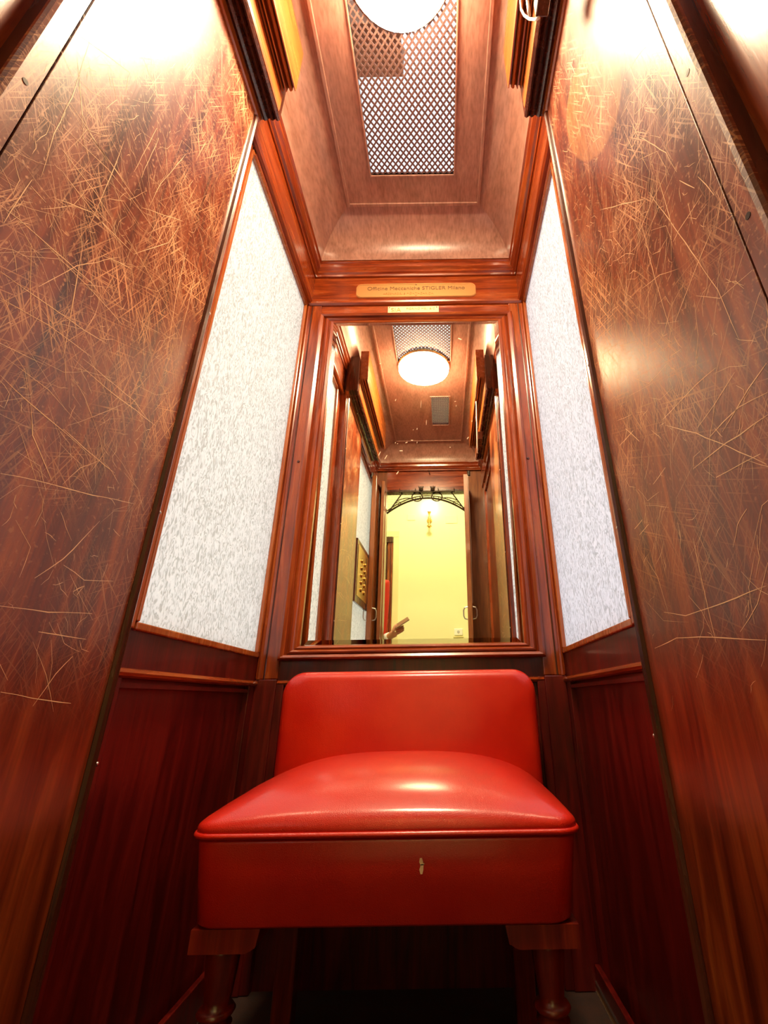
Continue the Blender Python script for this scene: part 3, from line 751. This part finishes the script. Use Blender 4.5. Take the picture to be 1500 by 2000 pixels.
# ------------------------------------------------------------------ ceiling lamp
lx, ly = .0, .505
t = thing('ceiling_lamp', (lx, ly, ZC), 'round lit opal-glass ceiling lamp between the two ceiling grilles', 'lamp')
obj('base_plate', lathe([(.154, ZC-.001), (.154, ZC-.012), (.150, ZC-.018)], (lx, ly, 0), 'z', 40), M_brass, t, smooth=True)
obj('glass_bowl', lathe([(.149, ZC-.018), (.147, ZC-.028), (.124, ZC-.044), (.08, ZC-.055), (.04, ZC-.061), (.004, ZC-.063)], (lx, ly, 0), 'z', 40), M_lamp, t, smooth=True)

# wiring box with white cable on the right cornice
t = thing('wiring_box', (.32, .47, 2.16), 'dark wiring box with a loop of white cable on the right cornice', 'junction box')
bq = unproj(1057, 34, 0, .318)
obj('box_body', B(.306, .332, bq.y-.09, bq.y, bq.z-.0, bq.z+.05, bev=.002), M_dark, t)
cp = [unproj(u, v, 0, .300) for u, v in ((1019, -25), (1017, 0), (1018, 18), (1024, 30), (1034, 37), (1046, 38), (1052, 35))]
obj('white_cable', tube(cp, .0028, 8), M_white, t, smooth=True)
cp = [unproj(u, v, 0, .302) for u, v in ((1030, -25), (1030, 0), (1032, 15), (1034, 30))]
obj('white_cable', tube(cp, .0035, 8), M_white, t, smooth=True)

# metal edging strip low on the right wall
pa = unproj(1165, 1912, 0, .425); pb = unproj(1228, 2010, 0, .425)
t = thing('metal_strip', (.428, (pa.y+pb.y)/2, pa.z), 'short worn metal edging strip low on the right wall', 'strip')
obj('channel', B(.420, .431, pb.y-.25, pa.y, pa.z-.020, pa.z, bev=.002), simple('worn_brown_metal', (.55, .33, .16), .35, .8), t)
obj('edge_line', BB([(.4185, .421, pb.y-.25, pa.y, pa.z-.003, pa.z+.001), (.4185, .421, pb.y-.25, pa.y, pa.z-.022, pa.z-.018)]), M_steel, t)
for s, nm in ((-1, 'left'), (1, 'right')):
    bs = obj('baseboard_'+nm, B(min(s*(XG-.012), s*XG), max(s*(XG-.012), s*XG), YP2+.012, YB-.02, 0, .05 if s > 0 else .07, bev=.002), M_low); bs['kind'] = 'structure'

# ------------------------------------------------------------------ the red seat
SX0, SX1, SY0, SY1 = -.270, .282, .762, 1.235
SZ0, SZ1 = .322, .428
T = thing('upholstered_seat', (.005, 1.0, 0), 'low bench seat in worn red leather with turned wooden front legs', 'seat')
def rounded_box_grid(x0, x1, y0, y1, z0, z1, r, nx=28, ny=22, dome=0, rc=.03):
    """closed upholstery box: rounded plan corners, rounded top edge, domed top"""
    bm = bmesh.new()
    plan = []
    n = 5
    for (cx_, cy_, a0) in ((x1-rc, y1-rc, 0), (x0+rc, y1-rc, PI/2), (x0+rc, y0+rc, PI), (x1-rc, y0+rc, 1.5*PI)):
        for k in range(n+1):
            a = a0+PI/2*k/n; plan.append((cx_+rc*math.cos(a), cy_+rc*math.sin(a)))
    # subdivide straight runs
    P = []
    for i, a in enumerate(plan):
        b_ = plan[(i+1) % len(plan)]; l = math.dist(a, b_); m = max(1, int(l/.03))
        for k in range(m): P.append((a[0]+(b_[0]-a[0])*k/m, a[1]+(b_[1]-a[1])*k/m))
    cx_, cy_ = (x0+x1)/2, (y0+y1)/2
    hx, hy = (x1-x0)/2, (y1-y0)/2
    rings = []
    def ring(sc, z, zf=None):
        R_ = []
        for (x, y) in P:
            xx, yy = cx_+(x-cx_)*(1-sc/hx), cy_+(y-cy_)*(1-sc/hy)
            R_.append(bm.verts.new((xx, yy, z if zf is None else z+zf(xx, yy))))
        return R_
    def dm(x, y):
        a = (x-cx_)/hx; b_ = (y-cy_)/hy
        return dome*max(0, (1-abs(a)**2.8))**.72*max(0, (1-abs(b_)**2.6))**.7
    rings.append(ring(.004, z0)); rings.append(ring(0, z0+.004))
    rings.append(ring(0, z1-.006))
    m = 5
    for k in range(1, m+1):
        a = PI/2*k/m; rings.append(ring(r*(1-math.cos(a)), z1-.006+.006*math.sin(a), dm))
    for k in range(1, 12):
        rings.append(ring(r+(min(hx, hy)-r)*.97*k/11, z1, dm))
    for a, c in zip(rings, rings[1:]):
        for k in range(len(P)):
            bm.faces.new((a[k], a[(k+1) % len(P)], c[(k+1) % len(P)], c[k]))
    bm.faces.new(rings[0][::-1]); bm.faces.new(rings[-1])
    return bm, P
bm, P = rounded_box_grid(SX0, SX1, SY0, SY1, SZ0, SZ1-.006, .006, rc=.03)
for v in bm.verts:
    k = (SZ1-v.co.z)/(SZ1-SZ0); v.co.x += -.018*k*(1 if v.co.x > 0 else -1)*min(1, abs(v.co.x-.006)/.2)
obj('leather_apron', bm, M_leather, T, smooth=True)
bm, P2 = rounded_box_grid(SX0-.002, SX1+.002, SY0-.002, SY1, SZ1-.004, SZ1+.012, .012, dome=.064, rc=.03)
obj('seat_cushion', bm, M_leather, T, smooth=True)
obj('piping', tube([(x, y, SZ1-.002) for x, y in P2], .0042, 6, closed=True), M_leather, T, smooth=True)
tp = unproj(823, 1690, 1, SY0-.0012)
bm = bmesh.new()
slivers([(tp.x-.001, tp.z+.008), (tp.x+.001, tp.z), (tp.x, tp.z-.010)], .006, lambda p: (p.x, SY0-.0012, p.y), bm)
slivers([(tp.x-.001, tp.z+.000), (tp.x+.004, tp.z+.002)], .002, lambda p: (p.x, SY0-.0012, p.y), bm)
obj('tear', bm, simple('bare_canvas', (.9, .6, .35), .8), T, label='pale torn nick in the front leather')
# backrest
bm = bmesh.new()
BX0, BX1, BZ0, BZ1, BY0, BY1 = -.318, .325, .36, .672, 1.205, 1.285
r = .055
outline = [(BX1, BZ0), (BX1, BZ1-r)]+[(BX1-r+r*math.cos(a*PI/16), BZ1-r+r*math.sin(a*PI/16)) for a in range(1, 8)]+[(BX1-r, BZ1)]
outline += [(BX0+r, BZ1)]+[(BX0+r-r*math.sin(a*PI/16), BZ1-r+r*math.cos(a*PI/16)) for a in range(1, 8)]+[(BX0, BZ1-r), (BX0, BZ0)]
OO = []
for i, a in enumerate(outline):
    b_ = outline[(i+1) % len(outline)]; l = math.dist(a, b_); m = max(1, int(l/.03))
    for k in range(m): OO.append((a[0]+(b_[0]-a[0])*k/m, a[1]+(b_[1]-a[1])*k/m))
cx_, cz_ = (BX0+BX1)/2, (BZ0+BZ1)/2; hx, hz = (BX1-BX0)/2, (BZ1-BZ0)/2
rings = []
def bring(sc, y): return [bm.verts.new((cx_+(x-cx_)*(1-sc/hx), y, cz_+(z-cz_)*(1-sc/hz))) for x, z in OO]
rings.append(bring(.0, BY1))
rings.append(bring(0, BY0+.028))
for k in range(1, 7):
    a = PI/2*k/6; rings.append(bring(.024*(1-math.cos(a)), BY0+.028-.026*math.sin(a)))
for k in range(1, 9):
    t_ = k/8; rings.append(bring(.024+(hz-.024)*.97*t_, BY0+.002-.008*math.sin(t_*PI/2)))
for a, c in zip(rings, rings[1:]):
    for k in range(len(OO)): bm.faces.new((a[k], a[(k+1) % len(OO)], c[(k+1) % len(OO)], c[k]))
bm.faces.new(rings[0][::-1]); bm.faces.new(rings[-1])
obj('backrest', bm, M_leather, T, smooth=True)
# corner blocks and legs
legprof = [(.0235, .297), (.0230, .288), (.0205, .262), (.0175, .240), (.0160, .231), (.0215, .229), (.0245, .225), (.0215, .221), (.0165, .218), (.022, .212), (.018, .206), (.022, .19), (.031, .16), (.030, .12), (.020, .07), (.015, .03), (.020, .018), (.018, 0)]
M_leg = wood('worn_red_wood', (.08, .003, .001), (.17, .008, .002), (.30, .03, .006), rough=.3, coat=.5, seed=14)
for (x0, x1, lx_) in ((SX0+.020, SX0+.112, -.216), (SX1-.112, SX1-.014, .230)):
    bm = bmesh.new()
    sweep([(x0, .296), (x0+.004 if x0 < 0 else x0+.016, .296), (x1-.016 if x0 < 0 else x1-.004, .296), (x1-.004, .302), (x1, .3215), (x0, .3215)] if x0 < 0 else
          [(x0+.004, .302), (x0+.016, .296), (x1, .296), (x1, .3215), (x0, .3215)], lambda p: (p[0], SY0+.004, p[1]), lambda p: (p[0], SY0+.074, p[1]), bm)
    obj('corner_block', bm, M_leg, T)
    obj('leg', lathe(legprof, (lx_, SY0+.040, 0), 'z', 24), M_leg, T, smooth=True)
for x in (-.235, .245):
    obj('leg', B(x-.02, x+.02, 1.18, 1.22, 0, .323, bev=.003), M_leg, T)

# ------------------------------------------------------------------ landing hall (reflected)
HY = -2.0
hw = setting('wall_landing_back', (0, HY, 0))
obj('plaster', B(-1.6, 1.6, HY-.1, HY, 0, 3.2), M_yellow, hw)
for nm, a in (('wall_landing_left', (-1.7, -1.6, HY-.1, YF-.11, 0, 3.2)), ('wall_landing_right', (1.6, 1.7, HY-.1, YF-.11, 0, 3.2))):
    o = obj(nm, B(*a), M_yellow); o['kind'] = 'structure'
o = obj('landing_ceiling', B(-1.7, 1.7, HY-.1, YF-.06, 3.2, 3.3), M_cream); o['kind'] = 'structure'
o = obj('landing_floor', B(-1.7, 1.7, HY-.1, YF-.085, -.06, 0), simple('terrazzo', (.45, .38, .28), .4)); o['kind'] = 'structure'
hf = setting('wall_landing_front', (0, YF-.1, 0))
obj('plaster', BB([(-1.7, OX0-.03, YF-.11, YF-.065, 0, 3.2), (OX1+.03, 1.7, YF-.11, YF-.065, 0, 3.2), (OX0-.03, OX1+.03, YF-.11, YF-.065, 2.12, 3.2)]), M_yellow, hf)
# hall door at the left with cream architrave
dr = setting('door_4', (-.85, HY, 0))
obj('architrave', BB([(-.435, -.374, HY, HY+.03, 0, 2.11), (-1.36, -1.30, HY, HY+.03, 0, 2.11), (-1.36, -.374, HY, HY+.03, 2.11, 2.18)], bev=.003), M_cream, dr)
obj('door_frame', BB([(-.49, -.437, HY, HY+.05, 0, 2.06), (-1.298, -1.25, HY, HY+.05, 0, 2.06)], bev=.004), M_wood, dr)
obj('frame_reed', tube([(-.455, HY+.052, 0), (-.455, HY+.052, 2.04)], .006, 6), M_low, dr)
obj('lintel', B(-1.298, -.437, HY, HY+.07, 2.04, 2.105, bev=.004), M_dark, dr)
obj('leaf', B(-1.25, -.49, HY, HY+.02, 0, 2.04), M_low, dr)
for z0, z1 in ((.15, .85), (1.0, 1.9)):
    obj('panel', B(-1.14, -.60, HY+.02, HY+.03, z0, z1, bev=.006), M_wood, dr)
# sconce
t = thing('wall_sconce', (-.045, HY+.06, 2.2), 'small brass wall sconce with a lit glass on the yellow hall wall', 'lamp')
sx, sy = -.042, HY+.075
obj('back_plate', lathe([(.012, HY), (.03, HY+.004), (.02, HY+.012), (.006, HY+.03)], (sx, 0, 2.30), 'y', 16), M_brass, t, smooth=True)
obj('stem', lathe([(.002, 2.19), (.03, 2.215), (.012, 2.225), (.006, 2.24), (.012, 2.28), (.016, 2.31), (.006, 2.34), (.020, 2.375), (.022, 2.385)], (sx, sy, 0), 'z', 16), M_brass, t, smooth=True)
obj('arm', tube([(sx, HY+.01, 2.30), (sx, HY+.04, 2.29), (sx, sy, 2.31)], .005, 6), M_brass, t)
obj('glass_shade', lathe([(.016, 2.385), (.034, 2.41), (.038, 2.45), (.024, 2.50), (.006, 2.52)], (sx, sy, 0), 'z', 20), M_candle, t, smooth=True)
# thermostat and flat access covers
t = thing('thermostat', (.25, HY, 1.1), 'small white thermostat low on the yellow hall wall', 'thermostat')
obj('case', B(.205, .29, HY, HY+.02, 1.065, 1.13, bev=.004), M_white, t)
obj('dial', lathe([(.014, HY+.02), (.012, HY+.026)], (.247, 0, 1.10), 'y', 16), simple('grey_dial', (.6, .6, .58), .5), t)
obj('ledge', B(.195, .30, HY, HY+.028, 1.045, 1.055), M_cream, t)
for x0, x1, z0, z1, lb in ((.136, .268, 2.268, 2.36, 'flat plastered access cover right of the sconce'), (-.29, -.20, 2.31, 2.38, 'flat plastered access cover left of the sconce')):
    t = thing('access_cover', ((x0+x1)/2, HY, z0), lb, 'cover')
    obj('cover_plate', B(x0, x1, HY, HY+.006, z0, z1, bev=.002), M_yellow, t)
# added area light without a fixture, brightens the landing hall
for nm, loc, wv, sz in (('hall_fill', (0, -.92, 3.1), HALL_W, .3),):
    ld = bpy.data.lights.new(nm, 'AREA'); ld.energy = wv; ld.size = sz; ld.color = (1, .93, .72)
    o = bpy.data.objects.new(nm, ld); C.objects.link(o); o.location = loc

# ------------------------------------------------------------------ person in the hall
def skin(name, chains, m, parent, sub=2):
    """chains: list of lists of (x, y, z, r); a chain starting with an int joins that vertex"""
    bm = bmesh.new(); lay = bm.verts.layers.skin.verify()
    idx = []
    for ch in chains:
        prev = None
        for p in ch:
            if isinstance(p, int): prev = idx[p]; continue
            v = bm.verts.new(p[:3]); v[lay].radius = (p[3], p[4] if len(p) > 4 else p[3]); idx.append(v)
            if prev is not None: bm.edges.new((prev, v))
            prev = v
    idx[0][lay].use_root = True
    me = bpy.data.meshes.new('t'); bm.to_mesh(me); bm.free()
    o = bpy.data.objects.new('t', me); C.objects.link(o)
    sm = o.modifiers.new('s', 'SKIN'); sm.use_smooth_shade = True
    sb = o.modifiers.new('b', 'SUBSURF'); sb.levels = sub; sb.render_levels = sub
    dg = bpy.context.evaluated_depsgraph_get(); dg.update()
    me2 = bpy.data.meshes.new_from_object(o.evaluated_get(dg)); bpy.data.objects.remove(o)
    me2.name = name; me2.materials.clear(); me2.materials.append(m)
    for p in me2.polygons: p.use_smooth = True
    r_ = bpy.data.objects.new(name, me2); C.objects.link(r_)
    r_.parent = parent; r_.matrix_parent_inverse = parent.matrix_basis.inverted()
    return r_
px, py = -.56, -.98
T = thing('person', (px, py, 0), 'person in a red jacket standing in the hall, white cuff, holding a phone', 'person')
hand = Vector((-.272, -.80, .985)); elbow = Vector((-.42, -1.00, .93)); sh = Vector((px+.17, py+.03, 1.38))
wr = elbow.lerp(hand, .86)
body = [
 [(px, py, .98, .13, .10), (px, py, 1.12, .125, .09), (px, py, 1.28, .145, .10), (px, py, 1.40, .12, .08), (px, py, 1.48, .055), (px, py, 1.54, .055), (px+.01, py, 1.60, .075, .085), (px+.01, py, 1.69, .078, .09), (px+.005, py, 1.75, .05, .06)],
 [3, (*sh, .055), (*(sh.lerp(elbow, .5)), .045), (*elbow, .038), (*(elbow.lerp(hand, .4)), .034), (*wr, .027, .023), (*hand, .040, .020)],
 [3, (px-.17, py, 1.40, .055), (px-.21, py+.01, 1.22, .045), (px-.22, py+.02, 1.08, .038), (px-.20, py+.08, .95, .032), (px-.19, py+.11, .84, .022), (px-.19, py+.12, .78, .026, .016), (px-.19, py+.13, .71, .014, .010)],
 [0, (px+.09, py, .88, .085), (px+.10, py+.01, .68, .07), (px+.10, py+.015, .48, .052), (px+.10, py, .28, .048), (px+.10, py-.01, .09, .032), (px+.10, py+.05, .045, .035, .03), (px+.10, py+.15, .03, .03, .022)],
 [0, (px-.09, py, .88, .085), (px-.10, py+.01, .68, .07), (px-.10, py+.015, .48, .052), (px-.10, py, .28, .048), (px-.10, py-.01, .09, .032), (px-.10, py+.05, .045, .035, .03), (px-.10, py+.15, .03, .03, .022)],
]
skin('body', body, M_skin, T)
# fingers closed round the phone, thumb on its face
ax = (hand-wr).normalized()
upv = Vector((0, 0, 1))
pd = Vector((.035, .012, .05))
phone_c = hand+Vector((.052, .026, .072))
K_ = hand+Vector((.016, .0, .024))
for k, (dz, ln) in enumerate(((.030, .95), (.010, 1.0), (-.010, .95), (-.029, .78))):
    b0 = K_+Vector((-dz*.35, -.012, dz*.75))
    skin('finger', [[(*(b0-Vector((.018, 0, .010))), .010), (*(b0+Vector((.014*ln, -.008, .006))), .0095), (*(b0+Vector((.038*ln, -.004, .016))), .0085), (*(b0+Vector((.050*ln, .012, .022))), .0075)]], M_skin, T, 1)
skin('thumb', [[(*(hand+Vector((-.016, .014, .006))), .014), (*(hand+Vector((-.004, .026, .036))), .012), (*(hand+Vector((.012, .030, .062))), .0095)]], M_skin, T, 1)
jk = [
 [(px, py, .94, .152, .118), (px, py, 1.12, .142, .108), (px, py, 1.28, .160, .118), (px, py, 1.40, .130, .095), (px, py, 1.46, .065, .062)],
 [3, (*sh, .068), (*(sh.lerp(elbow, .5)), .060), (*elbow, .055), (*(elbow.lerp(hand, .45)), .046)],
 [3, (px-.17, py, 1.40, .068), (px-.21, py+.01, 1.22, .058), (px-.22, py+.02, 1.08, .05), (px-.20, py+.07, .96, .045)]]
skin('jacket', jk, M_red, T)
skin('cuff', [[(*(elbow.lerp(hand, .45)), .042), (*(elbow.lerp(hand, .58)), .040), (*(elbow.lerp(hand, .70)), .038)]], M_cuff, T, 1)
tr_ = [
 [(px, py, .98, .145, .112), (px, py, .93, .14, .11)],
 [1, (px+.09, py, .86, .096), (px+.10, py+.01, .68, .082), (px+.10, py+.015, .48, .068), (px+.10, py, .28, .062), (px+.10, py-.01, .10, .056)],
 [1, (px-.09, py, .86, .096), (px-.10, py+.01, .68, .082), (px-.10, py+.015, .48, .068), (px-.10, py, .28, .062), (px-.10, py-.01, .10, .056)]]
skin('trousers', tr_, M_trou, T)
for s in (-1, 1):
    skin('shoe', [[(px+s*.10, py-.03, .045, .042, .038), (px+s*.10, py+.06, .045, .044, .036), (px+s*.10, py+.17, .035, .040, .026)]], M_black, T, 1)
    skin('eye', [[(px+.01+s*.028, py+.082, 1.675, .010), (px+.01+s*.030, py+.084, 1.675, .009)]], M_black, T, 1)
    skin('ear', [[(px+.01+s*.082, py, 1.68, .012, .02), (px+.01+s*.084, py-.003, 1.655, .009, .012)]], M_skin, T, 1)
skin('nose', [[(px+.01, py+.088, 1.67, .008), (px+.01, py+.102, 1.645, .012)]], M_skin, T, 1)
skin('mouth', [[(px-.012, py+.086, 1.612, .006), (px+.032, py+.086, 1.612, .006)]], M_red, T, 1)
skin('hair', [[(px+.01, py-.03, 1.66, .080, .085), (px+.01, py-.015, 1.73, .086, .09), (px+.01, py, 1.775, .06, .06)]], M_hair, T, 1)
bm = bmesh.new(); box(bm, -.035, .035, -.0045, .0045, -.060, .060, bev=.003)
Rm = Matrix.Translation(phone_c) @ Matrix.Rotation(math.radians(58), 4, 'Y') @ Matrix.Rotation(math.radians(62), 4, 'Z')
bm.transform(Rm)
o = obj('phone', bm, simple('brown_phone_case', (.30, .17, .10), .4)); o['label'] = 'dark phone held in the raised hand in the hall'; o['category'] = 'phone'
